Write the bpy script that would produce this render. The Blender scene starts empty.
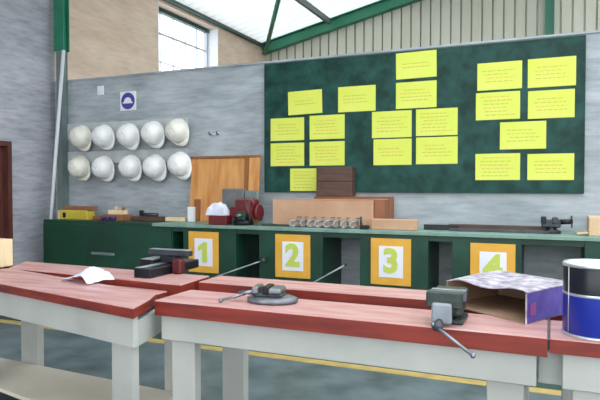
import bpy, bmesh, math, random
from mathutils import Vector, Matrix, Euler
random.seed(7)
SC = bpy.context.scene
COL = SC.collection
PI = math.pi

# ------------------------------------------------------------------ materials
def lin(c):
    return tuple(((v / 255) / 12.92 if v / 255 <= 0.04045 else ((v / 255 + 0.055) / 1.055) ** 2.4) for v in c) + (1.0,)

def mat(name, rgb, rough=0.6, metal=0.0, rgb2=None, scale=6.0, amount=0.5, stretch=(1, 1, 1), bump=0.0, detail=5.0, rough2=None, spec=0.5, lo=0.35, hi=0.7):
    m = bpy.data.materials.new(name); m.use_nodes = True
    nt = m.node_tree; b = nt.nodes['Principled BSDF']
    b.inputs['Base Color'].default_value = lin(rgb)
    b.inputs['Roughness'].default_value = rough
    b.inputs['Metallic'].default_value = metal
    b.inputs['Specular IOR Level'].default_value = spec
    if rgb2 or bump:
        tc = nt.nodes.new('ShaderNodeTexCoord'); mp = nt.nodes.new('ShaderNodeMapping')
        mp.inputs['Scale'].default_value = stretch
        nt.links.new(tc.outputs['Object'], mp.inputs['Vector'])
        nz = nt.nodes.new('ShaderNodeTexNoise'); nz.inputs['Scale'].default_value = scale; nz.inputs['Detail'].default_value = detail
        nt.links.new(mp.outputs[0], nz.inputs['Vector'])
        if rgb2:
            r = nt.nodes.new('ShaderNodeValToRGB')
            r.color_ramp.elements[0].position = lo; r.color_ramp.elements[0].color = lin(rgb)
            r.color_ramp.elements[1].position = hi; r.color_ramp.elements[1].color = lin(rgb2)
            nt.links.new(nz.outputs['Fac'], r.inputs['Fac']); nt.links.new(r.outputs[0], b.inputs['Base Color'])
        if rough2 is not None:
            mr = nt.nodes.new('ShaderNodeMapRange'); mr.inputs['To Min'].default_value = rough; mr.inputs['To Max'].default_value = rough2
            mr.inputs['From Min'].default_value = 0.35; mr.inputs['From Max'].default_value = 0.65
            nt.links.new(nz.outputs['Fac'], mr.inputs['Value']); nt.links.new(mr.outputs[0], b.inputs['Roughness'])
        if bump:
            bp = nt.nodes.new('ShaderNodeBump'); bp.inputs['Strength'].default_value = bump; bp.inputs['Distance'].default_value = 0.02
            nt.links.new(nz.outputs['Fac'], bp.inputs['Height']); nt.links.new(bp.outputs[0], b.inputs['Normal'])
    return m

def plaster(name, a, b_, course=0.0, rough=0.75):
    """bag-washed blockwork: blotchy paint over faint courses"""
    m = mat(name, a, rough, 0, b_, 2.6, stretch=(0.6, 0.6, 1.6), bump=0.15, detail=8)
    nt = m.node_tree; b = nt.nodes['Principled BSDF']
    ramp = [n for n in nt.nodes if n.type == 'VALTORGB'][0]
    tc = [n for n in nt.nodes if n.type == 'TEX_COORD'][0]
    mp2 = nt.nodes.new('ShaderNodeMapping'); mp2.inputs['Scale'].default_value = (1.6, 1.6, 9.0)
    nt.links.new(tc.outputs['Object'], mp2.inputs['Vector'])
    n2 = nt.nodes.new('ShaderNodeTexNoise'); n2.inputs['Scale'].default_value = 2.4; n2.inputs['Detail'].default_value = 7; n2.inputs['Roughness'].default_value = .65
    nt.links.new(mp2.outputs[0], n2.inputs['Vector'])
    r2 = nt.nodes.new('ShaderNodeValToRGB'); r2.color_ramp.elements[0].position = .33; r2.color_ramp.elements[0].color = (.42, .43, .46, 1); r2.color_ramp.elements[1].position = .58; r2.color_ramp.elements[1].color = (1, 1, 1, 1)
    nt.links.new(n2.outputs['Fac'], r2.inputs['Fac'])
    mx = nt.nodes.new('ShaderNodeMix'); mx.data_type = 'RGBA'; mx.blend_type = 'MULTIPLY'; mx.inputs['Factor'].default_value = course
    nt.links.new(ramp.outputs[0], mx.inputs[6]); nt.links.new(r2.outputs[0], mx.inputs[7])
    nt.links.new(mx.outputs[2], b.inputs['Base Color'])
    return m

M = {}
M['partition'] = plaster('partition_plaster', (156, 163, 168), (186, 192, 197), 0.45)
M['wallgrey'] = plaster('left_wall_paint', (158, 160, 168), (184, 184, 192), 0.5)
M['beige'] = plaster('upper_wall_plaster', (208, 184, 162), (224, 202, 184), 0.22)
M['sheetwall'] = mat('gable_sheet', (190, 189, 172), 0.55, 0, (200, 199, 184), 1.2, stretch=(1, 1, .2))
M['roof'] = mat('roof_sheet', (226, 229, 228), 0.55, 0, (236, 238, 238), 1.0)
M['green'] = mat('green_steel', (30, 112, 84), 0.45, 0, (44, 128, 98), 3)
M['greenD'] = mat('dark_green_steel', (38, 70, 62), 0.5, 0, (50, 84, 74), 3)
M['primer'] = mat('grey_primer_steel', (96, 112, 110), 0.6, 0, (120, 134, 132), 4)
M['purlin'] = mat('purlin_steel', (92, 100, 98), 0.5)
M['counter'] = mat('counter_green_paint', (13, 55, 40), 0.42, 0, (23, 72, 54), 3.0, detail=6)
M['counterrim'] = mat('counter_worktop_edge', (108, 142, 128), 0.45, 0, (138, 164, 152), 5)
M['board'] = mat('board_green', (12, 50, 42), 0.45, 0, (34, 80, 74), 7, detail=8, spec=.25)
M['sheet'] = mat('yellow_paper', (212, 222, 82), 0.6, 0, (222, 228, 106), 4)
M['ink'] = mat('faded_ink', (194, 190, 82), 0.7)
M['ink2'] = mat('faded_red_ink', (216, 186, 96), 0.7)
M['helmet'] = mat('helmet_white_plastic', (240, 240, 240), 0.45, 0, (228, 228, 224), 14)
M['helmetC'] = mat('helmet_cream_plastic', (234, 232, 222), 0.4, 0, (222, 218, 204), 12)
M['rail'] = mat('rail_white_wood', (196, 200, 200), 0.6, 0, (176, 182, 184), 9)
M['white'] = mat('white_paint', (236, 236, 240), 0.5, 0, (226, 226, 232), 8)
M['blue'] = mat('sign_blue', (70, 64, 150), 0.45)
M['ply'] = mat('orange_plywood', (216, 158, 94), 0.5, 0, (190, 122, 62), 5, stretch=(3, 3, .5), detail=8)
M['plyD'] = mat('plywood_edge', (150, 96, 48), 0.55, 0, (120, 70, 34), 6, stretch=(4, 4, .5))
M['woodD'] = mat('dark_brown_wood', (74, 52, 42), 0.55, 0, (96, 70, 58), 8, stretch=(.5, 3, 4))
M['card'] = mat('cardboard', (190, 146, 116), 0.8, 0, (204, 164, 134), 4)
M['cardD'] = mat('brown_cardboard', (152, 100, 70), 0.8, 0, (132, 84, 58), 5)
M['cardL'] = mat('light_cardboard', (212, 178, 142), 0.8, 0, (222, 194, 160), 5)
M['cream'] = mat('cream_wood', (232, 214, 176), 0.6, 0, (220, 198, 156), 5, stretch=(3, 3, .6))
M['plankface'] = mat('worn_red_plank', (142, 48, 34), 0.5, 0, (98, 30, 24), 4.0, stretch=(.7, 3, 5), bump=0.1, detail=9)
M['planktop'] = mat('scuffed_sheen_plank_top', (200, 156, 152), 0.36, 0, (176, 116, 108), 3.2, stretch=(.8, 5, 4), bump=0.06, detail=9, rough2=0.6, lo=.4, hi=.78)  # worn paint, with the sheen of the tops mixed into the pale pink
M['bench'] = mat('pale_grey_bench_paint', (184, 184, 178), 0.5, 0, (168, 169, 163), 3, detail=7)
M['benchin'] = mat('bench_side_grey', (184, 186, 180), 0.55, 0, (166, 170, 164), 3)
M['shelf'] = mat('shelf_board', (220, 212, 196), 0.45, 0, (204, 196, 178), 2)
M['floorG'] = mat('floor_grey', (112, 126, 130), 0.5, 0, (74, 88, 90), 3.2, detail=8)
M['floorN'] = mat('floor_green', (50, 78, 64), 0.5, 0, (78, 98, 92), 3, detail=8)
M['line'] = mat('floor_yellow_paint', (206, 178, 108), 0.6, 0, (182, 156, 98), 9)
M['yard'] = mat('yard_concrete', (170, 168, 162), 0.9, 0, (150, 148, 142), .8)
M['door'] = mat('door_brown', (92, 48, 40), 0.5, 0, (76, 38, 32), 6, stretch=(4, 4, .6))
M['frameD'] = mat('window_bar_grey', (186, 190, 196), 0.5)
M['steel'] = mat('bare_steel', (150, 154, 160), 0.35, 0.85, (112, 116, 122), 10, rough2=0.5)
M['steelD'] = mat('dark_steel', (64, 68, 74), 0.42, 0.6, (84, 88, 94), 12)
M['black'] = mat('black_steel', (24, 26, 30), 0.35, 0.3, (38, 40, 44), 8)
M['blackshine'] = mat('painted_sheen_steel', (196, 200, 206), 0.3, 0.6, (150, 154, 160), 9)  # pale steel colour that paints the sheen on the black bars
M['vicegreen'] = mat('vice_hammered_green', (46, 56, 54), 0.4, 0.2, (64, 74, 72), 40, bump=0.1)
M['vicejaw'] = mat('vice_silver', (158, 164, 172), 0.4, 0.4, (140, 146, 154), 14)
M['red'] = mat('red_enamel', (112, 30, 36), 0.45, 0, (90, 22, 28), 8)
M['redD'] = mat('dark_red_enamel', (84, 22, 28), 0.5)
M['pipe'] = mat('pale_pipe', (206, 210, 214), 0.4)
M['redbright'] = mat('red_enamel_worn', (150, 56, 52), 0.5, 0, (120, 36, 38), 12)
M['rag'] = mat('white_rag', (222, 222, 234), 0.85, 0, (202, 204, 220), 9)
M['raggrey'] = mat('grey_cloth', (122, 118, 122), 0.85, 0, (98, 104, 104), 9)
M['paper'] = mat('white_paper', (218, 228, 246), 0.7, 0, (206, 216, 240), 6)
M['yellow'] = mat('yellow_case', (206, 188, 74), 0.45, 0, (190, 170, 60), 7)
M['tinblue'] = mat('tin_blue', (24, 38, 140), 0.28, 0, (34, 50, 160), 2)
M['tinblack'] = mat('tin_dark_label', (10, 14, 26), 0.3, 0, (16, 22, 44), 6)
M['tinsteel'] = mat('tin_rim', (206, 210, 214), 0.3, 0.7)
M['tinlid'] = mat('tin_inside_white', (234, 236, 232), 0.5)
M['purple'] = mat('carton_purple_print', (62, 50, 138), 0.5, 0, (84, 70, 160), 14)
M['cartontop'] = mat('carton_printed_top', (206, 198, 208), 0.55, 0, (112, 100, 124), 22, detail=6)
M['cartonin'] = mat('carton_inside', (142, 112, 88), 0.85, 0, (160, 130, 104), 4)
M['orange'] = mat('orange_border', (226, 164, 52), 0.5, 0, (234, 178, 74), 6)
M['numwhite'] = mat('sign_white', (234, 234, 244), 0.5)
M['numgreen'] = mat('digit_yellow_green', (198, 210, 92), 0.5)
M['pink'] = mat('carton_pink_mark', (134, 66, 130), 0.5)
M['bead'] = mat('blue_plastic', (48, 48, 112), 0.4)

# ------------------------------------------------------------------ mesh builder
class MB:
    def __init__(s): s.bm = bmesh.new(); s.mats = []
    def mi(s, m):
        if m not in s.mats: s.mats.append(m)
        return s.mats.index(m)
    def _fin(s, vs, m, mtx):
        fs = set()
        for v in vs:
            for f in v.link_faces: fs.add(f)
        k = s.mi(m)
        for f in fs: f.material_index = k
        if mtx is not None: bmesh.ops.transform(s.bm, matrix=mtx, verts=list(vs))
        return list(fs)
    def box(s, lo, hi, m, bev=0.0, rot=None, seg=1):
        lo, hi = Vector(lo), Vector(hi); c = (lo + hi) / 2; d = hi - lo
        r = bmesh.ops.create_cube(s.bm, size=1.0); vs = r['verts']
        bmesh.ops.scale(s.bm, vec=d, verts=vs)
        if bev > 0:
            es = list({e for v in vs for e in v.link_edges})
            rb = bmesh.ops.bevel(s.bm, geom=es, offset=min(bev, min(d) * .45), segments=seg, affect='EDGES', profile=.5)
            vs = list({v for f in rb['faces'] for v in f.verts} | {v for v in vs if v.is_valid})
        mt = Matrix.Translation(c)
        if rot: mt = mt @ Euler(rot).to_matrix().to_4x4()
        return s._fin(vs, m, mt)
    def cyl(s, p0, p1, r, m, n=14, r2=None):
        p0, p1 = Vector(p0), Vector(p1); d = p1 - p0
        q = bmesh.ops.create_cone(s.bm, cap_ends=True, segments=n, radius1=r, radius2=r if r2 is None else r2, depth=d.length)
        mt = Matrix.Translation((p0 + p1) / 2) @ d.to_track_quat('Z', 'Y').to_matrix().to_4x4()
        fs = s._fin(q['verts'], m, mt)
        for f in fs:
            if len(f.verts) == 4: f.smooth = True
        return fs
    def ball(s, c, r, m, sc=(1, 1, 1), n=12):
        q = bmesh.ops.create_uvsphere(s.bm, u_segments=n, v_segments=max(6, n // 2 + 2), radius=r)
        fs = s._fin(q['verts'], m, Matrix.Translation(c) @ Matrix.Diagonal((*sc, 1)))
        for f in fs: f.smooth = True
    def lathe(s, prof, m, n=32, mtx=None, smooth=True):
        rings = []
        for (r, z) in prof:
            if r < 1e-5: rings.append([s.bm.verts.new((0, 0, z))])
            else: rings.append([s.bm.verts.new((r * math.cos(2 * PI * k / n), r * math.sin(2 * PI * k / n), z)) for k in range(n)])
        k_ = s.mi(m); allv = [v for R_ in rings for v in R_]
        for a, b in zip(rings, rings[1:]):
            for i in range(n):
                j = (i + 1) % n
                if len(a) == 1 and len(b) == 1: continue
                if len(a) == 1: f = s.bm.faces.new((a[0], b[j], b[i]))
                elif len(b) == 1: f = s.bm.faces.new((a[i], a[j], b[0]))
                else: f = s.bm.faces.new((a[i], a[j], b[j], b[i]))
                f.material_index = k_; f.smooth = smooth
        if mtx is not None: bmesh.ops.transform(s.bm, matrix=mtx, verts=allv)
        return allv
    def prism(s, pts, vec, m):
        """polygon pts (3D) extruded along vec"""
        vec = Vector(vec); n = len(pts)
        a = [s.bm.verts.new(p) for p in pts]; b = [s.bm.verts.new(Vector(p) + vec) for p in pts]
        fs = [s.bm.faces.new(a[::-1]), s.bm.faces.new(b)]
        for i in range(n): fs.append(s.bm.faces.new((a[i], a[(i + 1) % n], b[(i + 1) % n], b[i])))
        k = s.mi(m)
        for f in fs: f.material_index = k
        return fs
    def tube(s, pts, r, m, n=10):
        for p, q in zip(pts, pts[1:]): s.cyl(p, q, r, m, n)
        for p in pts[1:-1]: s.ball(p, r, m, n=8)
    def build(s, name, parent=None, loc=None, rot=None):
        bmesh.ops.recalc_face_normals(s.bm, faces=s.bm.faces[:])
        me = bpy.data.meshes.new(name); s.bm.to_mesh(me); s.bm.free()
        for m in s.mats: me.materials.append(m)
        o = bpy.data.objects.new(name, me); COL.objects.link(o)
        if parent: o.parent = parent
        if loc: o.location = loc
        if rot: o.rotation_euler = rot
        return o

def tag(o, label, cat, group=None):
    o['label'] = label; o['category'] = cat
    if group: o['group'] = group
    return o
def thing(name, label, cat, loc=(0, 0, 0), rz=0.0, group=None):
    o = bpy.data.objects.new(name, None); COL.objects.link(o)
    o.location = loc; o.rotation_euler = (0, 0, rz); o.empty_display_size = .1
    return tag(o, label, cat, group)
def struct(name, mb, parent=None, kind=True):
    o = mb.build(name, parent)
    if kind and parent is None: o['kind'] = 'structure'
    return o
def copy_tree(o, parent=None):
    c = o.copy(); COL.objects.link(c)
    if parent: c.parent = parent
    for ch in o.children: copy_tree(ch, c)
    return c
def one(name, label, cat, fn, loc=(0, 0, 0), rz=0.0, group=None):
    """thing made of a single mesh"""
    mb = MB(); fn(mb); o = mb.build(name, None, loc, (0, 0, rz)); return tag(o, label, cat, group)

# ------------------------------------------------------------------ setting
XL, YP, YG, ZP = -6.03, 5.80, 11.94, 2.78       # left wall, partition face, gable wall, partition top
XR = 9.0
def roof_z(x): return 4.62 + (x - XL) * 0.222

m = MB()
m.box((XL - .3, -6, -.1), (XR, 4.30, 0), M['floorG']); m.box((XL - .3, 4.30, -.1), (XR, YG + .2, 0), M['floorN'])
struct('floor', m)
m = MB(); m.box((XL, 4.28, 0), (XR, 4.38, .003), M['line'])
o = struct('trim_1', m)
m = MB(); m.box((-40, -46, -.2), (50, -6, -.1), M['yard']); m.box((XR, -6, -.2), (50, 30, -.1), M['yard'])  # unseen ground outside, laid to bounce daylight into the workshop
struct('bounce_yard_ground', m)

m = MB(); m.box((XL, YP, 0), (5.5, YP + .2, ZP), M['partition'])
struct('wall_back', m)
m = MB()   # pale coping along the top of the partition
m.box((XL, YP - .012, ZP), (5.5, YP + .21, ZP + .02), M['partition'])
struct('trim_2', m)

# left wall: grey paint in the workshop, beige plaster beyond the partition, one window opening
m = MB(); T = .34
DY0, DY1, DZ = 4.20, 5.11, 1.96
zt = 4.80
m.box((XL - T, -6, 0), (XL, DY0, zt), M['wallgrey'])
m.box((XL - T, DY0, DZ), (XL, DY1, zt), M['wallgrey'])
m.box((XL - T, DY1, 0), (XL, YP, zt), M['wallgrey'])
struct('wall_left', m)
WY0, WY1, WZ0, WZ1 = 8.02, 9.92, 2.75, 4.50
m = MB()
m.box((XL - T, YP, 0), (XL, WY0, zt), M['beige']); m.box((XL - T, WY1, 0), (XL, YG + .1, zt), M['beige'])
m.box((XL - T, WY0, 0), (XL, WY1, WZ0), M['beige']); m.box((XL - T, WY0, WZ1), (XL, WY1, zt), M['beige'])
m.box((XL - .22, WY1 - .012, WZ0), (XL + .003, WY1, WZ1), M['white']); m.box((XL - .22, WY0, WZ0), (XL + .003, WY0 + .012, WZ1), M['white'])
m.box((XL - .25, WY0, WZ0), (XL + .03, WY1, WZ0 + .04), M['white'])
struct('wall_rear_left', m)
# window
m = MB(); xf = XL - .25
for y in (WY0 + .03, WY1 - .03): m.box((xf - .03, y - .03, WZ0), (xf + .03, y + .03, WZ1), M['frameD'])
m.box((xf - .03, WY0, WZ1 - .07), (xf + .06, WY1, WZ1), M['greenD'])
m.box((xf - .03, WY0, WZ0), (xf + .03, WY1, WZ0 + .06), M['frameD'])
win = struct('window_1', m)
m = MB()
for k in range(1, 5):
    y = WY0 + (WY1 - WY0) * k / 5; m.box((xf - .01, y - .009, WZ0 + .06), (xf + .01, y + .009, WZ1 - .07), M['frameD'])
for z, t in ((3.12, .009), (3.58, .009), (4.07, .018)): m.box((xf - .013, WY0 + .06, z - t), (xf + .013, WY1 - .06, z + t), M['frameD'])
m.build('muntin_grid', win)
g = bpy.data.materials.new('window_glass'); g.use_nodes = True
nt = g.node_tree; nt.nodes.clear(); out = nt.nodes.new('ShaderNodeOutputMaterial')
tr = nt.nodes.new('ShaderNodeBsdfTransparent'); tr.inputs[0].default_value = (.95, .97, 1, 1)
gl = nt.nodes.new('ShaderNodeBsdfGlossy'); gl.inputs['Roughness'].default_value = .02
mx = nt.nodes.new('ShaderNodeMixShader'); mx.inputs[0].default_value = .06
nt.links.new(tr.outputs[0], mx.inputs[1]); nt.links.new(gl.outputs[0], mx.inputs[2]); nt.links.new(mx.outputs[0], out.inputs[0])
m = MB(); m.box((xf - .004, WY0 + .05, WZ0 + .05), (xf + .004, WY1 - .05, WZ1 - .06), g); m.build('pane', win)

# gable wall: ribbed sheeting
m = MB(); rib = .2; x = XL
prof = []
while x < XR:
    prof += [(x, .04), (x + .165, .04), (x + .170, -.03), (x + .195, -.03)]; x += rib
k = m.mi(M['sheetwall']); prev = None
for (px, dy) in prof:
    a = m.bm.verts.new((px, YG - dy, 0)); b = m.bm.verts.new((px, YG - dy, roof_z(px) if px < 3.5 else roof_z(3.5) - (px - 3.5) * .222))
    if prev:
        f = m.bm.faces.new((prev[0], a, b, prev[1])); f.material_index = k
    prev = (a, b)
struct('wall_gable', m)

# roof sheets (left slope and right slope), ribbed down the slope
def roof_slope(m, x0, x1, zf, y0=-6.0, y1=YG + .2):
    ys = y0; prev = None; k = m.mi(M['roof'])
    while ys < y1:
        for dy, dz in ((0, 0), (.16, 0), (.18, .03), (.24, .03), (.26, 0)):
            y = ys + dy
            a = m.bm.verts.new((x0, y, zf(x0) + dz)); b = m.bm.verts.new((x1, y, zf(x1) + dz))
            if prev:
                f = m.bm.faces.new((prev[0], a, b, prev[1])); f.material_index = k
            prev = (a, b)
        ys += .26
zr = lambda x: roof_z(3.5) - (x - 3.5) * .222
m = MB(); roof_slope(m, XL - .4, -2.6, roof_z, -6.0, 7.0); roof_slope(m, 6.5, XR + .6, zr)
for a, b_, zf in ((-2.6, 3.5, roof_z), (3.5, 6.5, zr)):
    roof_slope(m, a, b_, zf, -6.0, -3.5); roof_slope(m, a, b_, zf, 9.3, YG + .2)
struct('ceiling', m)
# translucent roof sheets, added out of view to brighten the workshop
tl = bpy.data.materials.new('translucent_sheet'); tl.use_nodes = True
nt = tl.node_tree; nt.nodes.clear(); out = nt.nodes.new('ShaderNodeOutputMaterial')
t1 = nt.nodes.new('ShaderNodeBsdfTransparent'); t1.inputs[0].default_value = (.93, .95, .96, 1)
t2_ = nt.nodes.new('ShaderNodeBsdfTranslucent'); t2_.inputs[0].default_value = (.9, .93, .94, 1)
mx = nt.nodes.new('ShaderNodeMixShader'); mx.inputs[0].default_value = .3
nt.links.new(t1.outputs[0], mx.inputs[1]); nt.links.new(t2_.outputs[0], mx.inputs[2]); nt.links.new(mx.outputs[0], out.inputs[0])
for n_, (a, b_, zf) in enumerate(((-2.6, 3.5, roof_z), (3.5, 6.5, zr))):
    m = MB(); m.prism([(a, -3.3, zf(a) + .02), (b_, -3.3, zf(b_) + .02), (b_, 9.4, zf(b_) + .02), (a, 9.4, zf(a) + .02)], (0, 0, .006), tl); struct('window_%d' % (n_ + 2), m)

fr = bpy.data.materials.new('milky_roof_sheet'); fr.use_nodes = True  # roof sheet made translucent here to brighten the rear space
nt = fr.node_tree; nt.nodes.clear(); out = nt.nodes.new('ShaderNodeOutputMaterial')
t1 = nt.nodes.new('ShaderNodeBsdfTranslucent'); t1.inputs[0].default_value = (.46, .485, .49, 1)
d1 = nt.nodes.new('ShaderNodeBsdfDiffuse'); d1.inputs[0].default_value = (.8, .82, .82, 1)
mx = nt.nodes.new('ShaderNodeMixShader'); mx.inputs[0].default_value = .3
nt.links.new(t1.outputs[0], mx.inputs[1]); nt.links.new(d1.outputs[0], mx.inputs[2]); nt.links.new(mx.outputs[0], out.inputs[0])
keep = M['roof']; M['roof'] = fr
m = MB(); roof_slope(m, XL - .4, -2.6, roof_z, 7.02, YG + .2); struct('window_4', m); M['roof'] = keep
# steelwork
def beam_i(m, p0, p1, h, w, mt):
    p0, p1 = Vector(p0), Vector(p1); d = (p1 - p0); L = d.length; dn = d.normalized()
    side = Vector((0, 1, 0)) if abs(dn.y) < .7 else Vector((1, 0, 0)); up = side.cross(dn).normalized()
    if up.z < 0: up = -up
    t = .018
    def slab(u0, u1, s0, s1):
        pts = [p0 + up * u0 + side * s0, p0 + up * u1 + side * s0, p0 + up * u1 + side * s1, p0 + up * u0 + side * s1]
        m.prism(pts, d, mt)
    slab(-h, -h + t, -w / 2, w / 2); slab(-t, 0, -w / 2, w / 2); slab(-h + t, -t, -t / 2, t / 2)
m = MB(); beam_i(m, (XL, YG - .14, roof_z(XL) - .0), (3.5, YG - .14, roof_z(3.5) - .0), .24, .16, M['green'])
beam_i(m, (3.5, YG - .14, roof_z(3.5)), (XR, YG - .14, roof_z(3.5) - (XR - 3.5) * .222), .24, .16, M['green'])
struct('rafter', m)
m = MB(); beam_i(m, (XL, -3.0, roof_z(XL)), (3.5, -3.0, roof_z(3.5)), .3, .16, M['green']); beam_i(m, (3.5, -3.0, roof_z(3.5)), (XR, -3.0, roof_z(3.5) - (XR - 3.5) * .222), .3, .16, M['green'])
struct('rafter', m)
m = MB(); m.box((XL + .002, -6, 4.545), (XL + .09, YG - .02, 4.60), M['greenD']); struct('eave_beam', m)
for px in (-4.36, -1.5, 1.4):
    m = MB(); m.box((px - .03, -6, roof_z(px) - .13), (px + .03, YG - .24, roof_z(px) - .012), M['purlin']); struct('purlin', m)
m = MB()      # green brace under the roof rising from the eave corner
p0 = Vector((-5.86, YG - .3, roof_z(-5.86) - .30)); p1 = Vector((-3.3, 7.6, roof_z(-3.3) - .05))
BR0, BR1 = p0, p1
m.tube([p0, p1], .045, M['green'], 8); struct('roof_brace', m)
m = MB(); beam_i(m, (0.045, YG - .13, 0), (0.045, YG - .13, roof_z(.04) - .26), .16, .14, M['green']); struct('gable_post', m)
m = MB()      # corner stanchion: green above, grey primer below
for z0, z1, mt, wd in ((3.16, 4.62, M['green'], .082), (0, 3.16, M['primer'], .045)):
    m.box((-5.845 - wd, 5.69, z0), (-5.845 + wd, 5.702, z1), mt); m.box((-5.845 - wd, 5.784, z0), (-5.845 + wd, 5.796, z1), mt); m.box((-5.82, 5.702, z0), (-5.81, 5.784, z1), mt)
struct('corner_column', m)

# brown door in the left wall
m = MB(); m.box((XL - .12, DY0 + .06, 0), (XL - .07, DY1 - .06, DZ - .06), M['door'], .004)
for z0, z1 in ((.25, .85), (1.0, 1.7)): m.box((XL - .072, DY0 + .2, z0), (XL - .06, DY1 - .2, z1), M['door'], .004)
dr = struct('door_1', m)
m = MB(); m.box((XL - .14, DY0, 0), (XL + .01, DY0 + .06, DZ), M['door']); m.box((XL - .14, DY1 - .06, 0), (XL + .01, DY1, DZ), M['door']); m.box((XL - .14, DY0 + .06, DZ - .06), (XL + .01, DY1 - .06, DZ), M['door'])
m.build('door_frame', dr)
m = MB(); m.cyl((XL - .06, DY0 + .16, 1.0), (XL - .01, DY0 + .16, 1.0), .012, M['steel']); m.cyl((XL - .01, DY0 + .16, 1.0), (XL - .01, DY0 + .28, 1.0), .01, M['steel']); m.build('door_handle', dr)

# ------------------------------------------------------------------ back counter
YC = 5.24; ZT = 1.01
ct = thing('workshop_counter', 'long dark green counter with pale edge running along the grey wall', 'counter', (-2.0, 5.5, 0))
def P(name, parent, fn):
    mb = MB(); fn(mb); o = mb.build(name); 
    if parent:
        o.parent = parent; o.matrix_parent_inverse = Matrix.Translation(-Vector(parent.location)) if parent.rotation_euler.z == 0 else (Matrix.Translation(parent.location) @ Euler(parent.rotation_euler).to_matrix().to_4x4()).inverted()
    return o
P('worktop', ct, lambda b: (b.box((-4.02, YC - .03, ZT - .035), (3.2, YP - .003, ZT), M['counterrim'], .004)))
peds = [(-3.63, -2.98), (-2.71, -2.02), (-1.64, -1.0), (-.79, -.215), (.265, .9), (1.3, 1.95)]
for a, b_ in peds:
    def f(b, a=a, b_=b_):
        b.box((a, YC, .08), (b_, YC + .03, ZT - .035), M['counter'], .003)
        b.box((a, YC + .03, 0), (a + .03, YP - .003, ZT - .035), M['counter']); b.box((b_ - .03, YC + .03, 0), (b_, YP - .003, ZT - .035), M['counter'])
        b.box((a + .03, YC + .05, 0), (b_ - .03, YC + .07, .08), M['counter'])
    P('pedestal', ct, f)
P('apron_rail', ct, lambda b: b.box((-3.775, YC + .012, ZT - .085), (3.2, YC + .028, ZT - .036), M['counter']))

cb = thing('cabinet', 'large dark green cabinet at the counter end beside the leaning pipe', 'cabinet', (-4.8, 5.5, 0))
def f(b):
    b.box((-5.68, YC + .02, .07), (-4.03, YP - .003, ZT - .002), M['counter'], .004)
    b.box((-4.03, YC + .02, .07), (-3.78, YP - .003, ZT - .0355), M['counter'], .002)
    b.box((-5.64, YC + .06, 0), (-3.82, YP - .01, .07), M['counter'])
P('body', cb, f)
d = P('door', cb, lambda b: b.box((-5.66, YC - .005, .1), (-3.79, YC + .018, ZT - .04), M['counter'], .004))
h = P('handle', cb, lambda b: b.box((-4.90, YC - .02, .62), (-4.56, YC - .004, .652), M['primer'], .006))

# number signs on the pedestals
def digit_mesh(ch, size):
    cu = bpy.data.curves.new('d', 'FONT'); cu.body = ch; cu.size = size; cu.align_x = 'CENTER'; cu.align_y = 'CENTER'; cu.extrude = .002; cu.offset = .013
    ob = bpy.data.objects.new('d', cu); COL.objects.link(ob)
    dg = bpy.context.evaluated_depsgraph_get(); dg.update()
    me = bpy.data.meshes.new_from_object(ob.evaluated_get(dg)); bpy.data.objects.remove(ob)
    return me
for n, (xa, xb, za, zb) in enumerate([(-3.553, -3.183, .50, .935), (-2.522, -2.144, .51, .94), (-1.531, -1.154, .505, .937), (-.632, -.262, .49, .926)]):
    cx, cz = (xa + xb) / 2, (za + zb) / 2; w, hh = xb - xa, zb - za
    t = thing('number_sign', 'orange bordered white sign with number %d on a green counter pedestal' % (n + 1), 'sign', (cx, YC - .002, cz), 0, 'numbered signs on the counter front')
    mb = MB(); mb.box((-w / 2, -.012, -hh / 2), (w / 2, 0, hh / 2), M['orange'], .002); mb.build('border', t)
    mb = MB(); mb.box((-w * .29, -.016, -hh * .335), (w * .31, -.0125, hh * .335), M['numwhite']); mb.build('panel', t)
    if n == 0:
        mb = MB(); mb.prism([(p[0], p[1], -.002) for p in [(-.012, -.105), (.05, -.105), (.05, .108), (.005, .108), (-.062, .062), (-.062, .012), (-.012, .038)]], (0, 0, .004), M['numgreen']); o = mb.build('digit', t)
    else:
        me = digit_mesh(str(n + 1), .30); me.materials.clear(); me.materials.append(M['numgreen'])
        o = bpy.data.objects.new('digit', me); COL.objects.link(o); o.parent = t
    if True:  o.location = (0.004, -.0185, 0); o.rotation_euler = (PI / 2, 0, 0)

# two steel rods leaning in front of the dark openings
for (p0, p1, lab) in [((-4.45, 5.07, .012), (-2.64, 5.195, .672), 'thin steel rod with dark knob leaning toward the sign reading 2'), ((-2.9, 5.17, .012), (-1.765, 5.19, .677), 'thin steel rod leaning across the opening right of sign 2')]:
    t = thing('steel_rod', lab, 'rod', p0, 0, 'rods leaning against the counter')
    v = Vector(p1) - Vector(p0)
    mb = MB(); mb.cyl((0, 0, 0), v, .009, M['steel']); mb.build('shaft', t)
    mb = MB(); mb.ball(v, (.03 if 'knob' in lab else .015), M['steelD']); mb.build('knob', t)

# leaning pipe
one('leaning_pipe', 'pale grey steel pipe leaning in the corner behind the green cabinet', 'pipe', lambda b: b.cyl((-5.866, 5.444, .003), (-5.69, 5.62, 3.14), .022, M['pipe']))

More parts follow.
